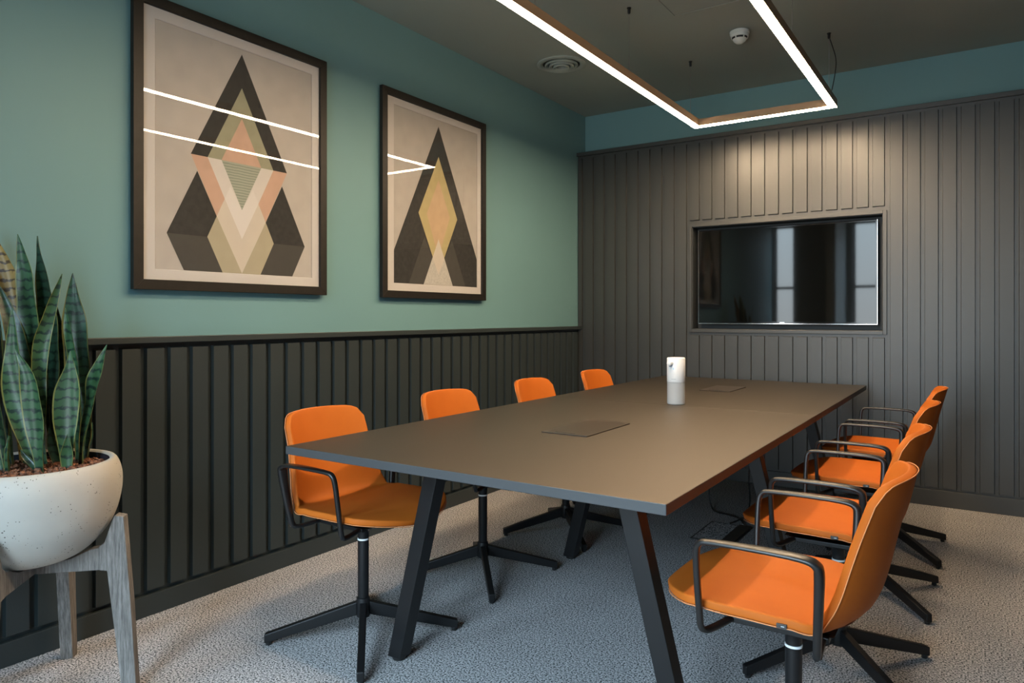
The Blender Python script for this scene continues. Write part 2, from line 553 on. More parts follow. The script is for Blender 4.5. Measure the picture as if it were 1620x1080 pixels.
# ---------------- back wall panelling with a recess for the screen
NX0, NX1, NZ0, NZ1 = 0.972, 2.252, 1.098, 1.864
BB = D + 0.013                              # face of the backing board
p = MB()
p.box(0.0, NX0, BB, YU, 0.0, 2.512); p.box(NX1, XR, BB, YU, 0.0, 2.512)
p.box(NX0, NX1, BB, YU, 0.0, NZ0); p.box(NX0, NX1, BB, YU, NZ1, 2.512)
def batten_back(x0, x1, z0, z1):
    b = 0.003
    p.hexa([(x0, BB, z0), (x1, BB, z0), (x1, BB, z1), (x0, BB, z1)],
           [(x0 + b, D - 0.001, z0 + b), (x1 - b, D - 0.001, z0 + b), (x1 - b, D - 0.001, z1 - b), (x0 + b, D - 0.001, z1 - b)])
ZB0, ZB1 = 0.116, 2.494
batten_back(0.004, 0.044, ZB0, ZB1)
for k in range(9):
    x = 0.067 + 0.0985 * k
    batten_back(x, x + 0.0765, ZB0, ZB1)
for k in range(14):
    x = 0.956 + 0.0949 * k
    batten_back(x, x + 0.0735, 1.913, ZB1); batten_back(x, x + 0.0735, ZB0, 1.054)
for k in range(12):
    x = 2.292 + 0.0975 * k
    if x + 0.0765 < XR: batten_back(x, x + 0.0765, ZB0, ZB1)
structure(p.build('trim_1', M['panel']), 'charcoal vertical batten panelling on the back wall')
f = MB(); a, b_ = 0.948, 2.275; c_, d_ = 1.075, 1.886
f.box(a, NX0, D - 0.003, BB, c_, d_); f.box(NX1, b_, D - 0.003, BB, c_, d_)
f.box(NX0, NX1, D - 0.003, BB, c_, NZ0); f.box(NX0, NX1, D - 0.003, BB, NZ1, d_)
structure(f.build('trim_2', M['panel'], bevel=0.0015), 'flat frame around the screen recess')
n = MB(); e = 0.004; yb = YU - 0.004
n.box(NX0, NX0 + e, BB, yb, NZ0, NZ1); n.box(NX1 - e, NX1, BB, yb, NZ0, NZ1)
n.box(NX0 + e, NX1 - e, BB, yb, NZ0, NZ0 + e); n.box(NX0 + e, NX1 - e, BB, yb, NZ1 - e, NZ1)
n.box(NX0 + e, NX1 - e, yb - e, yb, NZ0 + e, NZ1 - e)
structure(n.build('trim_3', M['niche']), 'dark lining of the screen recess')
structure(MB().box(0.0, XR, D - 0.016, YU, 2.512, 2.541).build('trim_4', M['panel'], bevel=0.002), 'capping ledge on the back panelling')
structure(MB().box(0.0, XR, D, BB, 0.0, 0.102).build('baseboard_back', M['panel'], bevel=0.002), 'charcoal skirting')

# ---------------- left wainscot
p = MB()
p.box(0.0, 0.004, YN, BB, 0.0, 1.088)
y = 1.353 - 0.0980 * 30
while y < 5.15:
    if y > YN + 0.02:
        b = 0.003; y1 = min(y + 0.0765, 5.18)
        p.hexa([(0.004, y, 0.099), (0.004, y1, 0.099), (0.004, y1, 1.069), (0.004, y, 1.069)],
               [(0.024, y + b, 0.102), (0.024, y1 - b, 0.102), (0.024, y1 - b, 1.066), (0.024, y + b, 1.066)])
    y += 0.0980
structure(p.build('trim_5', M['wainscot']), 'charcoal batten wainscot on the left wall')
structure(MB().box(0.0, 0.043, YN, D + 0.005, 1.088, 1.113).build('trim_6', M['wainscot'], bevel=0.002), 'projecting dado ledge')
structure(MB().box(0.004, 0.027, YN, D, 0.0, 0.084).build('baseboard_left', M['wainscot'], bevel=0.002), 'charcoal skirting')

# ================================================================ framed pictures
def picture(name, y0, y1, z0, z1, sheet, layers, label):
    """wall picture with its face towards +x; layers = [(outline (y,z), material key)], painted in order"""
    cy, cz = (y0 + y1) / 2, z0
    r = empty(name, (0.0, cy, cz)); tag(r, label, 'framed picture', 'framed geometric prints on the teal wall')
    w = 0.041; x0, x1 = 0.012, 0.036
    L = lambda yy, zz: (yy - cy, zz - cz)
    a, b, c, d = y0 - cy, y1 - cy, 0.0, z1 - z0
    m = MB()
    def bar(p0, p1, p2, p3):
        m.hexa([(x0, *q) for q in (p0, p1, p2, p3)], [(x1, *q) for q in (p0, p1, p2, p3)])
    bar((a, c), (b, c), (b - w, c + w), (a + w, c + w)); bar((b, c), (b, d), (b - w, d - w), (b - w, c + w))
    bar((b, d), (a, d), (a + w, d - w), (b - w, d - w)); bar((a, d), (a, c), (a + w, c + w), (a + w, d - w))
    m.box(x0, 0.016, a + w, b - w, c + w, d - w)
    for yy in (a + 0.05, b - 0.07): m.box(0.0, x0, yy, yy + 0.02, 0.03, 0.05); m.box(0.0, x0, yy, yy + 0.02, d - 0.06, d - 0.04)
    m.build('frame', M['frame_wood'], r, bevel=0.0015)
    # window mount with a bevelled opening
    s0, s1, t0, t1 = sheet[0] - cy, sheet[1] - cy, sheet[2] - cz, sheet[3] - cz
    mm = MB(); bv = 0.003
    for q in (((a + w, c + w), (b - w, c + w), (s1 + bv, t0 - bv), (s0 - bv, t0 - bv)), ((b - w, c + w), (b - w, d - w), (s1 + bv, t1 + bv), (s1 + bv, t0 - bv)),
              ((b - w, d - w), (a + w, d - w), (s0 - bv, t1 + bv), (s1 + bv, t1 + bv)), ((a + w, d - w), (a + w, c + w), (s0 - bv, t0 - bv), (s0 - bv, t1 + bv))):
        mm.poly([(0.0215, *k) for k in q])
    for q in (((s0 - bv, t0 - bv), (s1 + bv, t0 - bv), (s1, t0), (s0, t0)), ((s1 + bv, t0 - bv), (s1 + bv, t1 + bv), (s1, t1), (s1, t0)),
              ((s1 + bv, t1 + bv), (s0 - bv, t1 + bv), (s0, t1), (s1, t1)), ((s0 - bv, t1 + bv), (s0 - bv, t0 - bv), (s0, t0), (s0, t1))):
        mm.poly([(0.0215, *q[0]), (0.0215, *q[1]), (0.0185, *q[2]), (0.0185, *q[3])])
    mm.build('mount', M['mount'], r)
    pr = MB(); keys = ['paper']
    pr.box(0.016, 0.0172, s0, s1, t0, t1)
    for i, (out, key) in enumerate(layers):
        if key not in keys: keys.append(key)
        q = [(0.0173 + 0.00006 * i, *L(*k)) for k in out]
        pr.poly(q, keys.index(key))
    po = pr.build('print', [M[k] for k in keys], r)
    MB().box(0.0275, 0.0290, a + w, b - w, c + w, d - w).build('glass', M['pane'], r)
    return r

AX = 1.990
def mir(pts): return [(2 * AX - yy, zz) for yy, zz in pts]
dkl = [(1.7715, 1.812), (1.8635, 1.630), (1.8185, 1.536), (1.6360, 1.536)]
gyl = [(1.6360, 1.536), (1.8185, 1.536), (1.8920, 1.387), (1.7110, 1.387)]
pkl = [(1.7425, 1.879), (1.8205, 1.879), (1.9030, 1.711), (1.8635, 1.630)]
bel = [(1.8635, 1.630), (1.8185, 1.536), (1.8920, 1.387), (AX, 1.387)]
lay = [([(AX, 2.372), (1.7425, 1.879), (2.2375, 1.879)], 'ink_dark'),
       ([(AX, 2.220), (1.8205, 1.879), (2.1595, 1.879)], 'ink_sage'),
       ([(AX, 2.083), (1.8870, 1.879), (2.0930, 1.879)], 'ink_pink'),
       (pkl, 'ink_pink'), (mir(pkl), 'ink_pink'),
       ([(1.8205, 1.879), (1.8870, 1.879), (AX, 1.672), (AX, 1.541), (1.9030, 1.711)], 'ink_pale'),
       (mir([(1.8205, 1.879), (1.8870, 1.879), (AX, 1.672), (AX, 1.541), (1.9030, 1.711)]), 'ink_pale'),
       ([(1.8870, 1.879), (2.0930, 1.879), (AX, 1.672)], 'ink_sage2'),
       ([(1.9030, 1.711), (1.8635, 1.630), (AX, 1.387), (2 * AX - 1.8635, 1.630), (2 * AX - 1.9030, 1.711), (AX, 1.541)], 'ink_cream'),
       ([(1.9310, 1.770), (AX, 1.650), (2 * AX - 1.9310, 1.770), (AX, 1.541)][0:1] + [(1.9030, 1.711), (AX, 1.541), (2 * AX - 1.9030, 1.711), (2 * AX - 1.9310, 1.770), (AX, 1.672)], 'ink_pale2'),
       (bel, 'ink_beige'), (mir(bel), 'ink_beige'), (dkl, 'ink_dark'), (mir(dkl), 'ink_dark'), (gyl, 'ink_mid'), (mir(gyl), 'ink_mid')]

def lined_mat():
    m, nt, b = nodes_of('sage ink with fine lines')
    tc = nt.nodes.new('ShaderNodeTexCoord')
    w = nt.nodes.new('ShaderNodeTexWave')
    w.wave_type = 'BANDS'; w.bands_direction = 'Z'
    w.inputs['Scale'].default_value = 26
    w.inputs['Distortion'].default_value = 1.5
    w.inputs['Detail'].default_value = 3
    nt.links.new(tc.outputs['Object'], w.inputs['Vector'])
    r = nt.nodes.new('ShaderNodeValToRGB')
    r.color_ramp.elements[0].position = 0.1; r.color_ramp.elements[0].color = (0.20, 0.235, 0.195, 1)
    r.color_ramp.elements[1].position = 0.5; r.color_ramp.elements[1].color = (0.32, 0.345, 0.29, 1)
    nt.links.new(w.outputs['Fac'], r.inputs['Fac'])
    nt.links.new(r.outputs['Color'], b.inputs['Base Color'])
    b.inputs['Roughness'].default_value = 0.8
    return m
M['ink_sage2'] = lined_mat()
M['ink_pale2'] = mat('palest ink', (0.59, 0.57, 0.56), 0.8)
M['ink_lined'] = mat('pale grey lined ink', (0.44, 0.43, 0.40), 0.8, vary=0.12, vscale=90)
picture('framed_print', 1.491, 2.471, 1.301, 2.479, (1.588, 2.386, 1.386, 2.393), lay,
        'large dark framed print of stacked triangles and diamonds with pink blocks, nearer the plant')

BX = 3.3745
def mb_(pts): return [(2 * BX - yy, zz) for yy, zz in pts]
lg = [(3.2430, 1.670), (3.1040, 1.385), (3.2350, 1.385), (3.3170, 1.549)]
lay2 = [([(BX, 2.356), (2.979, 1.570), (2.979, 1.385), (3.767, 1.385), (3.767, 1.570)], 'ink_dark'),
        (lg, 'ink_mid'), (mb_(lg), 'ink_mid'),
        ([(BX, 2.170), (3.1890, 1.807), (BX, 1.447), (3.5600, 1.807)], 'ink_ochre'),
        ([(BX, 2.028), (3.2640, 1.810), (BX, 1.550), (3.4850, 1.810)], 'ink_peach'),
        ([(3.3170, 1.549), (3.2350, 1.385), (3.5140, 1.385), (3.4320, 1.549)], 'ink_lined'),
        ([(BX, 1.666), (3.3170, 1.549), (BX, 1.447), (3.4320, 1.549)], 'ink_cream')]
picture('framed_print', 2.870, 3.850, 1.299, 2.475, (2.977, 3.769, 1.383, 2.392), lay2,
        'dark framed print of one tall dark peak around a yellow diamond, nearer the screen wall')

# ================================================================ television in the recess
tv = empty('television', (1.614, 5.235, 1.138)); tag(tv, 'black flat screen television switched off in the wall recess', 'television')
tw, th = 0.601, 0.697
m = MB()
m.box(-tw, tw, -0.004, 0.045, 0.0, th)
m.build('casing', M['gloss_black'], tv, bevel=0.004)
MB().box(-tw + 0.011, tw - 0.011, -0.0055, -0.0042, 0.016, th - 0.011).build('screen', M['screen'], tv)
MB().box(-tw, tw, -0.0075, -0.004, 0.0, 0.0055).build('bottom_trim', M['chrome'], tv, bevel=0.001)
MB().box(-tw - 0.002, -tw, -0.006, 0.02, 0.0, th).build('side_trim', M['chrome'], tv)
MB().box(tw, tw + 0.002, -0.006, 0.02, 0.0, th).build('side_trim', M['chrome'], tv)
MB().box(-0.016, 0.016, -0.0065, -0.0056, 0.0085, 0.0135).build('logo', M['chrome'], tv)
MB().box(-0.2, 0.2, 0.045, 0.091, 0.2, 0.5).build('wall_bracket', M['black_metal'], tv)

# ================================================================ ceiling fittings
LX0, LX1, LY0, LY1, LZ, LW, LH = 1.165, 2.057, 1.48, 4.700, 2.470, 0.046, 0.046
lamp = empty('linear_pendant_lamp', ((LX0 + LX1) / 2, (LY0 + LY1) / 2, LZ))
tag(lamp, 'glowing rectangular linear pendant lamp hanging over the meeting table', 'pendant lamp')
def ring_bars(m, x0, x1, y0, y1, w, z0, z1):
    cx, cy = (LX0 + LX1) / 2, (LY0 + LY1) / 2
    A = [(x0 - cx, y0 - cy), (x1 - cx, y0 - cy), (x1 - cx, y1 - cy), (x0 - cx, y1 - cy)]
    I = [(x0 + w - cx, y0 + w - cy), (x1 - w - cx, y0 + w - cy), (x1 - w - cx, y1 - w - cy), (x0 + w - cx, y1 - w - cy)]
    for k in range(4):
        j = (k + 1) % 4
        q = [A[k], A[j], I[j], I[k]]
        m.hexa([(*c, z0) for c in q], [(*c, z1) for c in q])
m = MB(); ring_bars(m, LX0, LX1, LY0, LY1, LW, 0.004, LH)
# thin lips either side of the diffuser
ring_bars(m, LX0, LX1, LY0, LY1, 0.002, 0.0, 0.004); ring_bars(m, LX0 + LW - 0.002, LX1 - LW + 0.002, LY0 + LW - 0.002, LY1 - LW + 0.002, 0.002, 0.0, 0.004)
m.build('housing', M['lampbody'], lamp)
m = MB(); ring_bars(m, LX0 + 0.0025, LX1 - 0.0025, LY0 + 0.0025, LY1 - 0.0025, LW - 0.005, -0.0030, 0.0038)
m.build('diffuser', M['diffuser'], lamp)
for rx in (LX0 + 0.023, LX1 - 0.023):
    for ry in (4.555, 3.578, 2.601, 1.624):
        x, y = rx - (LX0 + LX1) / 2, ry - (LY0 + LY1) / 2
        s = MB(); s.tube([(x, y, LH), (x, y, CZ - LZ - 0.03)], 0.0016, 6)
        s.build('suspension_wire', M['steel_wire'], lamp, smooth=True)
        s = MB(); s.lathe([(0.006, 0.0), (0.008, 0.008), (0.008, 0.028), (0.012, 0.03), (0.012, 0.033)], (x, y, CZ - LZ - 0.033), 14)
        s.build('ceiling_fixing', M['black_metal'], lamp, smooth=True)
pth = smooth_path([(LX1 - 0.030, 4.555, CZ - 0.002), (LX1 - 0.005, 4.56, CZ - 0.08), (LX1 + 0.015, 4.56, CZ - 0.18), (LX1 - 0.005, 4.555, LZ + LH + 0.03), (LX1 - 0.023, 4.56, LZ + LH)], 8)
m = MB(); m.tube([(x - (LX0 + LX1) / 2, y - (LY0 + LY1) / 2, z - LZ) for x, y, z in pth], 0.0028, 8)
m.build('supply_cable', M['cable'], lamp, smooth=True)

det = MB()
det.lathe([(0.0, -0.004), (0.052, -0.004), (0.056, -0.006), (0.056, -0.020), (0.052, -0.022), (0.050, -0.024), (0.052, -0.027), (0.050, -0.036), (0.044, -0.040)], (0, 0, 0), 40)
dr = empty('smoke_detector', (1.602, 4.225, CZ)); tag(dr, 'white smoke detector on the dark ceiling', 'smoke detector')
det.build('base', M['detector'], dr, smooth=True)
MB().lathe([(0.0, 0.0), (0.045, 0.0), (0.045, -0.006), (0.0, -0.006)], (0, 0, 0), 30).build('mounting_plate', M['detector'], dr)
MB().lathe([(0.0445, -0.038), (0.0425, -0.050)], (0, 0, 0), 40).build('sensor_slot', M['brush'], dr, smooth=True)
dm = MB(); dm.lathe([(0.036, -0.048), (0.041, -0.050), (0.033, -0.062), (0.018, -0.074), (0.0, -0.077)], (0, 0, 0), 40)
for k in range(6):
    a = 2 * PI * k / 6 + 0.3; c, s = math.cos(a), math.sin(a)
    dm.hexa([(0.038 * c - 0.003 * s, 0.038 * s + 0.003 * c, -0.034), (0.046 * c - 0.003 * s, 0.046 * s + 0.003 * c, -0.034),
             (0.046 * c + 0.003 * s, 0.046 * s - 0.003 * c, -0.034), (0.038 * c + 0.003 * s, 0.038 * s - 0.003 * c, -0.034)],
            [(0.038 * c - 0.003 * s, 0.038 * s + 0.003 * c, -0.05), (0.046 * c - 0.003 * s, 0.046 * s + 0.003 * c, -0.05),
             (0.046 * c + 0.003 * s, 0.046 * s - 0.003 * c, -0.05), (0.038 * c + 0.003 * s, 0.038 * s - 0.003 * c, -0.05)])
dm.build('sensor_dome', M['detector'], dr, smooth=True)

vt = empty('air_diffuser', (0.452, 4.130, CZ)); tag(vt, 'round ringed air vent in the ceiling', 'air vent')
MB().lathe([(0.163, 0.0), (0.163, -0.006), (0.150, -0.012), (0.132, -0.010), (0.122, 0.0)], (0, 0, 0), 56).build('outer_ring', M['ceiling'], vt, smooth=True)
for r_, dz in ((0.108, -0.016), (0.080, -0.022), (0.052, -0.028)):
    MB().lathe([(r_, -0.002), (r_ + 0.004, dz + 0.004), (r_ - 0.004, dz), (r_ - 0.018, dz + 0.006), (r_ - 0.022, -0.002)], (0, 0, 0), 48).build('vent_ring', M['ceiling'], vt, smooth=True)
MB().lathe([(0.0, -0.0005), (0.126, -0.0005), (0.126, -0.0015), (0.0, -0.0015)], (0, 0, 0), 48).build('vent_throat', M['brush'], vt)

hx0, hx1, hy0, hy1 = 1.355, 1.925, 3.245, 3.815
h = MB(); w = 0.006
h.box(hx0, hx1, hy0, hy0 + w, CZ - 0.004, CZ); h.box(hx0, hx1, hy1 - w, hy1, CZ - 0.004, CZ)
h.box(hx0, hx0 + w, hy0 + w, hy1 - w, CZ - 0.004, CZ); h.box(hx1 - w, hx1, hy0 + w, hy1 - w, CZ - 0.004, CZ)
h.box(hx0 + 0.010, hx1 - 0.010, hy0 + 0.010, hy1 - 0.010, CZ - 0.003, CZ)
structure(h.build('trim_7', M['ceiling']), 'flush access hatch in the ceiling')

# ================================================================ meeting table
TX0, TX1, TY0, TY1, TYJ, TZ, TT = 0.802, 2.172, 1.600, 5.060, 3.405, 0.750, 0.028
tb = empty('meeting_table', ((TX0 + TX1) / 2, (TY0 + TY1) / 2, 0)); tag(tb, 'long dark meeting table on splayed black legs, two boards butted together', 'table')
ox, oy = (TX0 + TX1) / 2, (TY0 + TY1) / 2
for y0, y1 in ((TY0, TYJ - 0.0012), (TYJ + 0.0012, TY1)):
    t = MB(); t.box(TX0 - ox, TX1 - ox, y0 - oy, y1 - oy, TZ - TT, TZ)
    for f_ in t.bm.faces:
        f_.normal_update()
        if abs(f_.normal.z) < 0.5: f_.material_index = 1
    t.build('tabletop', [M['table'], M['table_edge']], tb, bevel=0.002)
for yy in (1.850, 3.090, 4.255):
    for xf, xt in ((1.095, 1.275), (2.132, 1.957)):
        g = MB(); hw = 0.028
        g.hexa([(xf - hw - ox, yy - hw - oy, 0.012), (xf + hw - ox, yy - hw - oy, 0.012), (xf + hw - ox, yy + hw - oy, 0.012), (xf - hw - ox, yy + hw - oy, 0.012)],
               [(xt - hw - ox, yy - hw - oy, TZ - TT), (xt + hw - ox, yy - hw - oy, TZ - TT), (xt + hw - ox, yy + hw - oy, TZ - TT), (xt - hw - ox, yy + hw - oy, TZ - TT)])
        lo = g.build('leg', M['black_metal'], tb, bevel=0.002)
        MB().lathe([(0.022, 0.0), (0.024, 0.003), (0.024, 0.0125), (0.010, 0.014)], (xf - ox, yy - oy, 0), 20).build('foot_glide', M['black_plastic'], lo, smooth=True)
    MB().box(1.30 - ox, 1.93 - ox, yy - 0.02 - oy, yy + 0.02 - oy, TZ - TT - 0.04, TZ - TT - 0.0005).build('crossbar', M['black_metal'], tb)
for xx in (1.36, 1.86):
    MB().box(xx - 0.02 - ox, xx + 0.02 - ox, TY0 + 0.28 - oy, TY1 - 0.5 - oy, TZ - TT - 0.075, TZ - TT - 0.0405).build('frame_rail', M['black_metal'], tb)
for (x0, x1, y0, y1) in ((1.388, 1.584, 2.326, 2.706), (1.380, 1.563, 4.162, 4.500)):
    c = MB(); c.box(x0 - ox, x1 - ox, y0 - oy, y1 - oy, TZ, TZ + 0.0045)
    ch = c.build('cable_hatch', M['bronze'], tb, bevel=0.001)
    MB().box(x0 + 0.052 - ox, x0 + 0.135 - ox, y0 + 0.014 - oy, y0 + 0.022 - oy, TZ + 0.0045, TZ + 0.0050).build('cable_slot', M['brush'], ch)

# soap dispenser standing on the table
ds = empty('soap_dispenser', (1.497, 3.466, TZ)); tag(ds, 'white cylindrical soap dispenser with frosted tank on the dark table', 'soap dispenser')
R_ = 0.0455
MB().lathe([(0.0, 0.0), (R_ - 0.004, 0.0), (R_ - 0.001, 0.003), (R_ - 0.001, 0.111), (R_ - 0.004, 0.112), (0.0, 0.112)], (0, 0, 0), 48).build('liquid_tank', M['frosted'], ds, smooth=True)
bd = MB().lathe([(0.0, 0.1122), (R_ - 0.001, 0.1122), (R_, 0.114), (R_, 0.231), (R_ - 0.003, 0.235), (0.0, 0.236)], (0, 0, 0), 48).build('pump_body', M['white_plastic'], ds, smooth=True)
# spout points to the near left of the table
sd = Vector((-0.199, -0.979, 0)).normalized(); sx = Vector((-sd.y, sd.x, 0))
nz = MB(); base = Vector((0, 0, 0.208))
nz.sweep([base + sd * 0.040, base + sd * 0.052, base + sd * 0.067, base + sd * 0.069], [(0.0128, 0.0128), (0.0128, 0.0128), (0.0122, 0.0122), (0.0095, 0.0095)], None, 20)
no = nz.build('spout', M['white_plastic'], ds, smooth=True)
MB().sweep([base + sd * 0.041 + Vector((0, 0, -0.013)), base + sd * 0.056 + Vector((0, 0, -0.013))], [(0.008, 0.004)] * 2, tuple(sx), 14).build('spout_nozzle', M['grey_plastic'], no, smooth=True)
def wrap_mark(m, ang0, ang1, z0, z1, n=8):
    for k in range(n):
        a, b = ang0 + (ang1 - ang0) * k / n, ang0 + (ang1 - ang0) * (k + 1) / n
        r0, r1 = R_ - 0.0002, R_ + 0.0003
        m.hexa([(r0 * math.cos(t), r0 * math.sin(t), z) for t, z in ((a, z0), (b, z0), (b, z1), (a, z1))],
               [(r1 * math.cos(t), r1 * math.sin(t), z) for t, z in ((a, z0), (b, z0), (b, z1), (a, z1))])
fa = math.atan2(-0.93, 0.36)
m = MB(); wrap_mark(m, fa - 0.55, fa - 0.02, 0.1275, 0.1295); m.build('printed_line', M['print_grey'], bd)
m = MB(); wrap_mark(m, fa - 0.36, fa - 0.24, 0.176, 0.186, 4); m.build('printed_drop', M['print_blue'], bd)

# ================================================================ chairs
PROF = smooth_path([(0.298, 0.474), (0.275, 0.487), (0.20, 0.4965), (0.08, 0.492), (-0.05, 0.483), (-0.125, 0.484), (-0.172, 0.503), (-0.198, 0.545), (-0.217, 0.61), (-0.237, 0.70), (-0.258, 0.78), (-0.273, 0.835)], 6)
acc = [0.0]
for a, b in zip(PROF, PROF[1:]): acc.append(acc[-1] + math.dist(a, b))
TOT = acc[-1]
def prof(s):
    s = min(max(s, 0.0), 1.0) * TOT
    for i in range(len(acc) - 1):
        if s <= acc[i + 1]:
            k = (s - acc[i]) / (acc[i + 1] - acc[i]); a, b = PROF[i], PROF[i + 1]
            return a[0] + (b[0] - a[0]) * k, a[1] + (b[1] - a[1]) * k
    return PROF[-1]
HW = [(0.0, 0.200), (0.08, 0.226), (0.22, 0.240), (0.40, 0.242), (0.50, 0.238), (0.60, 0.226), (0.72, 0.210), (0.85, 0.196), (1.0, 0.190)]
SEATLIFT = [(0.0, 0.004), (0.25, 0.012), (0.45, 0.022), (0.55, 0.012), (0.70, 0.0), (1.0, 0.0)]
BACKFWD = [(0.0, 0.0), (0.30, 0.0), (0.48, 0.030), (0.60, 0.070), (0.75, 0.066), (1.0, 0.050)]
def shell_pt(u, v):
    t0 = 0.10 * abs(u) ** 2.6 + 0.03 * abs(u) ** 8
    t1 = 1.0 - 0.012 * u * u - 0.050 * abs(u) ** 14
    s = t0 + (t1 - t0) * v
    x, z = prof(s)
    w, = lin(HW, s); l, = lin(SEATLIFT, s); f, = lin(BACKFWD, s)
    return Vector((x + f * u * u, w * u, z + l * u * u))

def bake(o):
    """freeze the modifiers of o into its mesh"""
    dg = bpy.context.evaluated_depsgraph_get()
    me = bpy.data.meshes.new_from_object(o.evaluated_get(dg))
    o.modifiers.clear(); o.data = me
    for p_ in me.polygons: p_.use_smooth = True
    return o

def make_chair():
    r = empty('conference_chair')
    NU, NV = 20, 40
    m = MB(); g = [[m.bm.verts.new(shell_pt(-1 + 2 * i / NU, j / NV)) for i in range(NU + 1)] for j in range(NV + 1)]
    for j in range(NV):
        for i in range(NU):
            m.bm.faces.new((g[j][i], g[j][i + 1], g[j + 1][i + 1], g[j + 1][i]))
    so = m.build('seat_shell', M['leather'], r, smooth=True)
    s = so.modifiers.new('s', 'SOLIDIFY'); s.thickness = 0.021; s.offset = -1.0
    b = so.modifiers.new('b', 'BEVEL'); b.width = 0.006; b.segments = 3; b.limit_method = 'ANGLE'; b.angle_limit = math.radians(50)
    bpy.context.view_layer.update()
    bake(so)
    # make sure the thickness went down and back
    zmin = min(v.co.z for v in so.data.vertices)
    r['_zmin'] = zmin
    # stitched seam along the edge of the shell
    edge = [shell_pt(-1, k / 40) for k in range(41)] + [shell_pt(-1 + 2 * k / 24, 1) for k in range(1, 24)] + [shell_pt(1, 1 - k / 40) for k in range(41)] + [shell_pt(1 - 2 * k / 24, 0) for k in range(1, 24)]
    c = Vector((0.0, 0.0, 0.56))
    edge.append(edge[0])
    m = MB(); m.tube([p_ + (c - p_).normalized() * -0.0012 for p_ in edge], 0.0013, 6)
    m.build('seam_piping', M['thread'], r, smooth=True)
    # separate padded cushion, rounded at the back
    m = MB(); NR, NA = 10, 56; rings = []
    def seat_z(x, y):
        best = None
        for k in range(0, 61):
            s_ = k / 60 * 0.52
            px, pz = prof(s_)
            if best is None or abs(px - x) < best[0]: best = (abs(px - x), pz, s_)
        w, = lin(HW, best[2]); l, = lin(SEATLIFT, best[2])
        return best[1] + l * min(1.2, (y / w) ** 2)
    cen = None
    for k in range(NR + 1):
        q = k / NR; ring = []
        for a in range(NA):
            t = 2 * PI * a / NA; ca, sa = math.cos(t), math.sin(t)
            ex = 2 / 2.5
            xx = (0.223 if ca > 0 else 0.200) * math.copysign(abs(ca) ** ex, ca) * q + 0.048
            yy = 0.217 * math.copysign(abs(sa) ** ex, sa) * q
            zz = seat_z(xx, yy) + 0.022 * (1 - q ** 10) ** 0.5 - 0.001
            if k == 0:
                if cen is None: cen = m.bm.verts.new((xx, yy, zz))
                continue
            ring.append(m.bm.verts.new((xx, yy, zz)))
        if k: rings.append(ring)
    for a in range(NA): m.bm.faces.new((cen, rings[0][a], rings[0][(a + 1) % NA]))
    for A, B in zip(rings, rings[1:]):
        for a in range(NA):
            b2 = (a + 1) % NA
            m.bm.faces.new((A[a], A[b2], B[b2], B[a]))
    loop = [tuple(v.co) for v in rings[-1]]
    cu = m.build('seat_cushion', M['leather'], r, smooth=True, angle=80)
    m = MB(); m.tube([(q[0], q[1], q[2] + 0.0012) for q in loop + loop[:1]], 0.0022, 6)
    m.build('cushion_seam', M['thread_dark'], cu, smooth=True)
    # armrests
    for sgn in (-1, 1):
        key = [(0.115, 0.118, 0.452, 0.010, 0.0060), (0.145, 0.215, 0.450, 0.010, 0.0065), (0.155, 0.243, 0.462, 0.0085, 0.0075), (0.157, 0.252, 0.50, 0.0080, 0.0075),
               (0.158, 0.268, 0.600, 0.0080, 0.0075), (0.156, 0.276, 0.652, 0.0085, 0.0075), (0.148, 0.279, 0.670, 0.0095, 0.0070), (0.130, 0.280, 0.677, 0.0115, 0.0062),
               (0.060, 0.280, 0.680, 0.0165, 0.0058), (-0.020, 0.280, 0.680, 0.0185, 0.0060), (-0.080, 0.280, 0.677, 0.0190, 0.0066), (-0.104, 0.279, 0.668, 0.0185, 0.0085),
               (-0.110, 0.276, 0.648, 0.0175, 0.0105), (-0.107, 0.266, 0.58, 0.0150, 0.0100), (-0.102, 0.252, 0.50, 0.0120, 0.0090), (-0.100, 0.243, 0.464, 0.0105, 0.0085),
               (-0.096, 0.215, 0.450, 0.010, 0.0065), (-0.088, 0.118, 0.452, 0.010, 0.0060)]
        P = smooth_path(key, 5)
        m = MB(); rings = []
        for i, q in enumerate(P):
            t = (Vector(P[min(i + 1, len(P) - 1)][:3]) - Vector(P[max(i - 1, 0)][:3])).normalized()
            sd = Vector((0, 1, 0)) if abs(t.y) < 0.75 else Vector((1, 0, 0))
            sd = (sd - t * sd.dot(t)).normalized()
            if i and sd.dot(prev_sd) < 0: sd = -sd
            if i: sd = (sd * 0.5 + prev_sd * 0.5); sd = (sd - t * sd.dot(t)).normalized()
            prev_sd = sd; o_ = t.cross(sd)
            ring = []
            for k in range(12):
                a = 2 * PI * k / 12; ca, sa = math.cos(a), math.sin(a)
                cx = math.copysign(abs(ca) ** 0.65, ca); sx_ = math.copysign(abs(sa) ** 0.65, sa)
                pt = Vector(q[:3]) + sd * (q[3] * cx) + o_ * (q[4] * sx_)
                ring.append(m.bm.verts.new((pt.x, pt.y * sgn, pt.z)))
            rings.append(ring)
        for A, B in zip(rings, rings[1:]):
            for k in range(12):
                j = (k + 1) % 12; m.bm.faces.new((A[k], A[j], B[j], B[k]))
        m.bm.faces.new(rings[0]); m.bm.faces.new(rings[-1])
        m.build('armrest', M['black_satin'], r, smooth=True, angle=60)
    # mechanism plate below the shell
    m = MB()
    m.box(-0.105, 0.135, -0.135, -0.105, 0.444, 0.458); m.box(-0.105, 0.135, 0.105, 0.135, 0.444, 0.458)
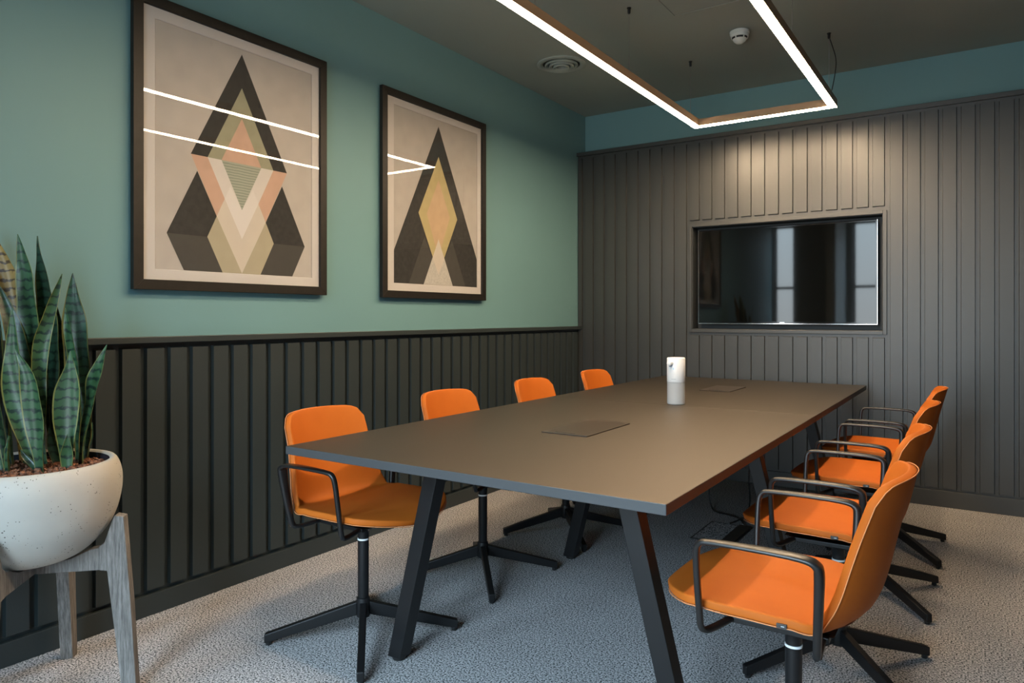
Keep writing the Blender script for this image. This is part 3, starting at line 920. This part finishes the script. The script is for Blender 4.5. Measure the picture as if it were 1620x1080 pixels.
    m.hexa([(-0.07, -0.05, 0.418), (0.07, -0.05, 0.418), (0.07, 0.05, 0.418), (-0.07, 0.05, 0.418)], [(-0.115, -0.125, 0.458), (0.15, -0.125, 0.458), (0.15, 0.125, 0.458), (-0.115, 0.125, 0.458)])
    m.build('seat_support', M['black_metal'], r, bevel=0.002)
    m = MB(); m.lathe([(0.0195, 0.085), (0.0205, 0.09), (0.0205, 0.362), (0.0190, 0.3625), (0.0190, 0.373), (0.0205, 0.3735), (0.0205, 0.40), (0.030, 0.418), (0.030, 0.420)], (0, 0, 0), 28)
    co = m.build('column', M['black_metal'], r, smooth=True)
    MB().lathe([(0.0192, 0.3640), (0.0212, 0.3642), (0.0212, 0.3700), (0.0192, 0.3702)], (0, 0, 0), 28, cap=False).build('column_ring', M['white_ring'], co, smooth=True)
    MB().lathe([(0.012, 0.078), (0.024, 0.080), (0.0265, 0.086), (0.0265, 0.132), (0.0245, 0.150), (0.021, 0.152)], (0, 0, 0), 28).build('base_hub', M['black_metal'], r, smooth=True)
    for k in range(4):
        a = PI / 4 + k * PI / 2; c_, s_ = math.cos(a), math.sin(a)
        q = lambda rr, ww, zz: (rr * c_ - ww * s_, rr * s_ + ww * c_, zz)
        m = MB(); R0, R1, w0, w1 = 0.022, 0.352, 0.0125, 0.0125
        m.hexa([q(R0, -w0, 0.088), q(R0, w0, 0.088), q(R0, w0, 0.137), q(R0, -w0, 0.137)], [q(R1, -w1, 0.009), q(R1, w1, 0.009), q(R1, w1, 0.041), q(R1, -w1, 0.041)])
        lo = m.build('base_leg', M['black_metal'], r, bevel=0.004, seg=3)
        MB().lathe([(0.009, 0.0), (0.010, 0.002), (0.010, 0.016)], (0.338 * c_, 0.338 * s_, 0), 12).build('foot_glide', M['black_plastic'], lo, smooth=True)
    # little maker's tab sewn to the shell edge (a plain dark tag with a pale mark)
    e0 = shell_pt(1, 0.36)
    m = MB(); m.box(e0.x - 0.011, e0.x + 0.011, e0.y - 0.002, e0.y + 0.0035, e0.z - 0.001, e0.z + 0.009)
    tg = m.build('sewn_tag', M['tagdark'], r, bevel=0.001)
    MB().box(e0.x - 0.006, e0.x + 0.001, e0.y + 0.0035, e0.y + 0.0039, e0.z + 0.003, e0.z + 0.005).build('tag_mark', M['print_grey'], tg)
    return r

def copy_tree(o, parent=None):
    c = o.copy(); COL.objects.link(c)
    if parent is not None: c.parent = parent
    for ch in list(o.children): copy_tree(ch, c)
    return c

proto = make_chair()
if '_zmin' in proto: del proto['_zmin']
SPOTS = [
    (0.872, 1.898, -0.02, 'orange armchair on the panelled wall side nearest the plant, seat showing below the table'),
    (0.862, 2.670, -0.05, 'second orange chair along the panelled wall, only its backrest and base showing past the table'),
    (0.868, 3.445, 0.0, 'third orange chair along the panelled wall, its backrest behind the middle of the table'),
    (0.868, 4.225, 0.0, 'farthest orange chair on the panelled wall side, only its backrest top above the table'),
    (2.398, 1.885, PI, 'nearest orange swivel armchair, on the right-hand side of the table, largest in view'),
    (2.386, 2.630, PI, 'second orange armchair on the right-hand side, just behind the nearest one'),
    (2.376, 3.430, PI, 'third orange armchair on the right-hand side, between the second and the last'),
    (2.378, 4.160, PI, 'last orange armchair on the right-hand side, closest to the screen wall'),
]
for i, (x, y, rz, lab) in enumerate(SPOTS):
    o = proto if i == 0 else copy_tree(proto)
    o.location = (x, y, 0.0); o.rotation_euler = (0, 0, rz)
    tag(o, lab, 'chair', 'orange conference chairs around the meeting table')

# ================================================================ floor box and cables
fb = empty('floor_box', (1.59, 3.905, 0)); tag(fb, 'square carpet topped floor socket box under the table', 'floor box')
X0, X1, Y0, Y1 = 1.482 - 1.59, 1.715 - 1.59, 3.715 - 3.905, 4.085 - 3.905
m = MB(); w = 0.007
m.box(X0, X1, Y0, Y0 + w, 0, 0.004); m.box(X0, X1, Y1 - w, Y1, 0, 0.004); m.box(X0, X0 + w, Y0 + w, Y1 - w, 0, 0.004); m.box(X1 - w, X1, Y0 + w, Y1 - w, 0, 0.004)
m.build('box_rim', M['black_plastic'], fb)
MB().box(X0 + w, X1 - 0.075, Y0 + w, Y1 - w, 0, 0.003).build('carpet_lid', M['carpet'], fb)
MB().box(X1 - 0.075, X1 - w, Y0 + w, Y1 - w, 0, 0.012).build('cable_flap', M['black_plastic'], fb, bevel=0.002)
ca = smooth_path([(1.36, 4.36, 0.674), (1.37, 4.36, 0.40), (1.375, 4.365, 0.10), (1.40, 4.345, 0.010), (1.452, 4.282, 0.006), (1.517, 4.262, 0.006), (1.580, 4.236, 0.006), (1.625, 4.180, 0.006), (1.655, 4.105, 0.008), (1.660, 4.079, 0.014)], 8)
tag(MB().tube(ca, 0.0045, 8).build('power_cable', M['cable'], smooth=True), 'black cable lying in a curve on the carpet left of the floor box', 'cable', 'power cables under the table')
cb = smooth_path([(1.72, 4.05, 0.721), (1.715, 4.06, 0.50), (1.702, 4.055, 0.30), (1.700, 4.08, 0.16), (1.672, 4.14, 0.055), (1.628, 4.195, 0.018), (1.600, 4.14, 0.007), (1.585, 4.090, 0.007), (1.584, 4.074, 0.009)], 8)
tag(MB().tube(cb, 0.0045, 8).build('power_cable', M['cable'], smooth=True), 'black cable dropping from under the tabletop and looping to the floor box', 'cable', 'power cables under the table')

# ================================================================ plant on its stand
PX, PY = 0.323, 1.014
ps = empty('plant_stand', (PX, PY, 0)); tag(ps, 'weathered grey wooden four legged stand holding the planter', 'plant stand')
for k in range(4):
    a = PI / 4 + k * PI / 2
    c_, s_ = math.cos(a), math.sin(a)
    out = [(0.268, 0.0), (0.310, 0.0), (0.292, 0.30), (0.272, 0.560), (0.246, 0.566), (0.238, 0.548), (0.216, 0.480), (0.200, 0.470), (0.200, 0.396), (0.224, 0.392)]
    t = 0.020
    m = MB(); m.prism([(rr * c_ + t * s_, rr * s_ - t * c_, zz) for rr, zz in out], (-2 * t * s_, 2 * t * c_, 0))
    m.build('leg', M['wood'], ps, bevel=0.002)
for k in range(2):
    a = PI / 4 + k * PI / 2; c_, s_ = math.cos(a), math.sin(a); t = 0.0195
    zt = 0.4285 if k == 0 else 0.4285
    out = [(-0.2005, 0.396), (0.2005, 0.396), (0.2005, 0.465), (0.175, 0.462), (0.12, 0.437), (0.06, 0.4285), (-0.06, 0.4285), (-0.12, 0.437), (-0.175, 0.462), (-0.2005, 0.465)]
    m = MB(); m.prism([(rr * c_ + t * s_, rr * s_ - t * c_, zz) for rr, zz in out], (-2 * t * s_, 2 * t * c_, 0))
    m.build('crossbeam', M['wood'], ps, bevel=0.002)

pt = empty('planter', (PX, PY, 0.429)); tag(pt, 'wide rounded cream stoneware planter bowl with small pits', 'plant pot')
outer = smooth_path([(0.0, 0.0), (0.070, 0.0015), (0.125, 0.016), (0.168, 0.043), (0.204, 0.082), (0.232, 0.131), (0.248, 0.190), (0.2525, 0.240), (0.248, 0.276), (0.239, 0.301), (0.231, 0.311)], 4)
rim = [(0.226, 0.3125), (0.219, 0.311), (0.2145, 0.305)]
MB().lathe(outer + rim, (0, 0, 0), 72, cap=False).build('bowl', M['pot'], pt, smooth=True, angle=60)
MB().lathe([(0.2145, 0.305), (0.215, 0.28), (0.213, 0.25), (0.205, 0.232)], (0, 0, 0), 72, cap=False).build('lining', M['pot_inside'], pt, smooth=True)
SZ = 0.716
m = MB(); m.lathe([(0.0, 0.0), (0.19, 0.0), (0.2125, -0.002), (0.2125, -0.016), (0.0, -0.02)], (PX, PY, SZ - 0.004), 48, mi=0)
for k in range(900):
    rr = 0.205 * math.sqrt(random.random()); a = random.random() * 2 * PI
    x, y = PX + rr * math.cos(a), PY + rr * math.sin(a)
    L_, W_, H_ = random.uniform(0.004, 0.011), random.uniform(0.003, 0.006), random.uniform(0.0015, 0.0035)
    R3 = Matrix.Rotation(random.random() * 2 * PI, 3, 'Z') @ Matrix.Rotation(random.uniform(-0.6, 0.6), 3, 'X') @ Matrix.Rotation(random.uniform(-0.6, 0.6), 3, 'Y')
    cc = Vector((x, y, SZ + random.uniform(-0.004, 0.004)))
    qd = [(-1, -1), (1, -0.7), (0.8, 1), (-0.9, 0.8)]
    m.hexa([cc + R3 @ Vector((p0 * L_, p1 * W_, -H_)) for p0, p1 in qd], [cc + R3 @ Vector((p0 * L_ * 0.9, p1 * W_ * 0.9, H_)) for p0, p1 in qd], 1)
tag(m.build('bark_mulch', [M['soil'], M['chips']]), 'reddish bark chips covering the soil in the cream planter', 'bark mulch', kind='stuff')

LEAVES = [
    (0.1, [(0.203, 1.088, 0.699, 0.0146), (0.183, 1.074, 0.862, 0.0313), (0.172, 1.068, 1.028, 0.0396), (0.169, 1.065, 1.195, 0.0385), (0.162, 1.061, 1.32, 0.0313), (0.153, 1.055, 1.403, 0.0177), (0.144, 1.049, 1.466, 0.001)]),
    (-0.3, [(0.2, 1.134, 0.697, 0.0127), (0.191, 1.128, 0.877, 0.0276), (0.186, 1.124, 1.068, 0.036), (0.177, 1.119, 1.216, 0.0339), (0.164, 1.11, 1.343, 0.0212), (0.156, 1.105, 1.418, 0.0095), (0.154, 1.103, 1.464, 0.0011)]),
    (0.7, [(0.28, 1.067, 0.708, 0.0102), (0.27, 1.06, 0.809, 0.0122), (0.27, 1.06, 0.911, 0.0162), (0.27, 1.06, 1.012, 0.0162), (0.277, 1.065, 1.114, 0.0183), (0.297, 1.078, 1.195, 0.0142), (0.314, 1.09, 1.266, 0.0091), (0.331, 1.101, 1.331, 0.001)]),
    (0.4, [(0.269, 1.192, 0.708, 0.017), (0.265, 1.189, 0.876, 0.0298), (0.253, 1.181, 1.046, 0.0362), (0.247, 1.177, 1.174, 0.0351), (0.242, 1.174, 1.259, 0.0192), (0.242, 1.174, 1.34, 0.0011)]),
    (-0.5, [(0.318, 1.152, 0.708, 0.0145), (0.318, 1.152, 0.863, 0.0249), (0.31, 1.147, 0.988, 0.028), (0.299, 1.14, 1.091, 0.0228), (0.291, 1.134, 1.164, 0.0124), (0.285, 1.131, 1.222, 0.001)]),
    (0.3, [(0.307, 1.037, 0.708, 0.01), (0.281, 1.02, 0.796, 0.0199), (0.258, 1.004, 0.916, 0.0359), (0.244, 0.995, 1.015, 0.0299), (0.243, 0.994, 1.115, 0.018), (0.243, 0.994, 1.225, 0.001)]),
    (-0.2, [(0.358, 1.023, 0.708, 0.0176), (0.35, 1.018, 0.803, 0.0294), (0.339, 1.01, 0.901, 0.0353), (0.331, 1.005, 0.98, 0.0274), (0.319, 0.997, 1.038, 0.0157), (0.296, 0.982, 1.093, 0.001)]),
    (0.1, [(0.377, 1.095, 0.708, 0.016), (0.373, 1.093, 0.794, 0.024), (0.372, 1.092, 0.874, 0.0351), (0.377, 1.095, 0.955, 0.0371), (0.383, 1.1, 1.025, 0.018), (0.385, 1.101, 1.085, 0.001)]),
    (-0.4, [(0.357, 1.142, 0.708, 0.0123), (0.364, 1.147, 0.806, 0.0154), (0.381, 1.158, 0.908, 0.0256), (0.393, 1.166, 0.99, 0.0276), (0.412, 1.178, 1.052, 0.0154), (0.43, 1.191, 1.103, 0.001)]),
    (0.2, [(0.393, 1.088, 0.708, 0.0109), (0.391, 1.087, 0.753, 0.0179), (0.393, 1.088, 0.787, 0.0119), (0.394, 1.089, 0.823, 0.001)]),
    (-0.3, [(0.296, 0.958, 0.708, 0.0116), (0.295, 0.957, 0.768, 0.0126), (0.298, 0.959, 0.797, 0.0068), (0.303, 0.962, 0.828, 0.001)]),
    (0.2, [(0.143, 1.072, 0.701, 0.0147), (0.136, 1.067, 0.901, 0.0273), (0.125, 1.06, 1.111, 0.0315), (0.097, 1.042, 1.3, 0.0336), (0.076, 1.028, 1.384, 0.0252), (0.059, 1.016, 1.447, 0.0105), (0.048, 1.009, 1.489, 0.0011)]),
    (0.6, [(0.185, 1.064, 0.707, 0.0124), (0.176, 1.058, 0.946, 0.027), (0.149, 1.04, 1.133, 0.0228), (0.121, 1.022, 1.236, 0.0145), (0.093, 1.003, 1.319, 0.001)]),
    (-0.6, [(0.192, 1.009, 0.708, 0.0142), (0.178, 1.0, 0.89, 0.0244), (0.168, 0.993, 1.012, 0.0223), (0.165, 0.991, 1.114, 0.0142), (0.162, 0.989, 1.195, 0.001)]),
    (0.5, [(0.196, 1.155, 0.703, 0.015), (0.197, 1.156, 0.874, 0.0299), (0.19, 1.152, 1.045, 0.0278), (0.187, 1.149, 1.152, 0.0171), (0.183, 1.147, 1.246, 0.0011)]),
    (-0.7, [(0.265, 1.201, 0.708, 0.0085), (0.272, 1.206, 0.757, 0.0118), (0.281, 1.212, 0.789, 0.0075), (0.283, 1.213, 0.836, 0.0011)]),
    (0.8, [(0.347, 1.028, 0.708, 0.0059), (0.328, 1.015, 0.735, 0.0079), (0.311, 1.004, 0.758, 0.0069), (0.3, 0.996, 0.78, 0.001)]),
    (0.3, [(0.299, 1.104, 0.708, 0.0102), (0.287, 1.096, 0.755, 0.0143), (0.278, 1.09, 0.796, 0.0102), (0.275, 1.088, 0.839, 0.001)]),
    (-0.2, [(0.22, 0.991, 0.708, 0.014), (0.174, 0.961, 0.915, 0.0341), (0.158, 0.95, 1.115, 0.0321), (0.149, 0.945, 1.295, 0.018), (0.141, 0.939, 1.395, 0.001)]),
    (0.3, [(0.257, 0.956, 0.708, 0.0118), (0.208, 0.924, 0.882, 0.0294), (0.176, 0.902, 1.019, 0.0235), (0.153, 0.887, 1.117, 0.001)]),
]
sp = empty('snake_plant', (PX, PY, SZ - 0.02)); tag(sp, 'tall banded green snake plant growing in the cream planter', 'plant')
VIEW = Vector((-0.5528, 0.8333, 0)); SIDE = Vector((0.8333, 0.5528, 0))
def make_leaf(phi, key, mt):
    P = smooth_path(key, 6)
    m = MB(); uvl = m.bm.loops.layers.uv.new('UVMap')
    NU = 8; rows = []; dist = 0.0; info = {}
    org = Vector((PX, PY, SZ - 0.02))
    for i, q in enumerate(P):
        c = Vector(q[:3]) - org
        if i: dist += (Vector(q[:3]) - Vector(P[i - 1][:3])).length
        w = max(q[3], 0.0006) / max(0.5, math.cos(phi))
        tw = phi + 0.25 * math.sin(dist * 7 + phi * 5)
        side = SIDE * math.cos(tw) + VIEW * math.sin(tw)
        nrm = VIEW * math.cos(tw) - SIDE * math.sin(tw)
        th = 0.0022 + 0.004 * max(0.0, 1 - dist / 0.35)
        row = []
        for layer in (0, 1):
            for k in range(NU + 1):
                u = -1 + 2 * k / NU
                cup = 0.30 * w * (1 - u * u) * (1 if layer == 0 else 1)
                wav = 0.003 * math.sin(dist * 38 + (2 if u > 0 else 0)) * abs(u) ** 3 * min(1, w / 0.03)
                pnt = c + side * (w * u) + nrm * (cup + wav + (th * (1 - u * u) if layer else 0))
                v = m.bm.verts.new(pnt); info[v] = (u, dist); row.append(v)
        rows.append(row)
    def face(vs):
        f = m.bm.faces.new(vs)
        for lp in f.loops: lp[uvl].uv = info[lp.vert]
    n1 = NU + 1
    for A, B in zip(rows, rows[1:]):
        for k in range(NU):
            face((A[k], A[k + 1], B[k + 1], B[k]))
            face((A[n1 + k + 1], A[n1 + k], B[n1 + k], B[n1 + k + 1]))
        face((A[n1], A[0], B[0], B[n1])); face((A[NU], A[n1 + NU], B[n1 + NU], B[NU]))
    return m.build('leaf', mt, sp, smooth=True, angle=70)
for i, (phi, key) in enumerate(LEAVES):
    mt = M['leaf_brown'] if i == 11 else (M['leaf_dark'] if i in (1, 3, 12, 13, 14, 15, 16, 17) else M['leaf'])
    lo = make_leaf(phi, key, mt)
    if i == 11: lo['label'] = 'yellow brown dying leaf'

# ================================================================ light
w = bpy.data.worlds.new('daylight'); SC.world = w; w.use_nodes = True
nt = w.node_tree
bg = nt.nodes['Background']
tc = nt.nodes.new('ShaderNodeTexCoord'); sep = nt.nodes.new('ShaderNodeSeparateXYZ'); rp = nt.nodes.new('ShaderNodeValToRGB')
nt.links.new(tc.outputs['Generated'], sep.inputs[0])
nt.links.new(sep.outputs['Z'], rp.inputs['Fac'])
e_ = rp.color_ramp.elements
e_[0].position = 0.0; e_[0].color = (0.17, 0.19, 0.20, 1)          # ground
e_[1].position = 0.28; e_[1].color = (0.56, 0.80, 1.0, 1)         # open sky
k_ = e_.new(0.15); k_.color = (0.19, 0.24, 0.27, 1)               # low band dimmed as by added facades, keeping daylight off the back wall
nt.links.new(rp.outputs['Color'], bg.inputs['Color'])
bg.inputs['Strength'].default_value = 19.0
for i, q in enumerate((W1, W2)):
    l = bpy.data.lights.new('window_portal', 'AREA'); l.shape = 'RECTANGLE'
    l.size = q[1] - q[0]; l.size_y = q[3] - q[2]
    l.cycles.is_portal = True
    o = bpy.data.objects.new('window_portal', l); COL.objects.link(o)
    o.location = ((q[0] + q[1]) / 2, YN - 0.19, (q[2] + q[3]) / 2); o.rotation_euler = (PI / 2, 0, 0)

# ================================================================ camera
cam = bpy.data.cameras.new('camera'); co = bpy.data.objects.new('camera', cam); COL.objects.link(co)
co.location = (2.796, 0.0, 1.195); co.rotation_euler = (PI / 2, 0, math.atan(745 / 1123.0))
cam.sensor_width = 36; cam.lens = 1123.0 / 1620 * 36; cam.shift_y = -40 / 1620
cam.clip_start = 0.05
SC.camera = co

vs = SC.view_settings
SC.display_settings.display_device = 'sRGB'
vs.view_transform = 'Standard'; vs.look = 'None'; vs.gamma = 1.0; vs.use_curve_mapping = False
vs.exposure = 1.2
SC.cycles.use_denoising = True
SC.cycles.max_bounces = 8
SC.cycles.sample_clamp_indirect = 6.0
SC.cycles.caustics_reflective = False
SC.cycles.caustics_refractive = False
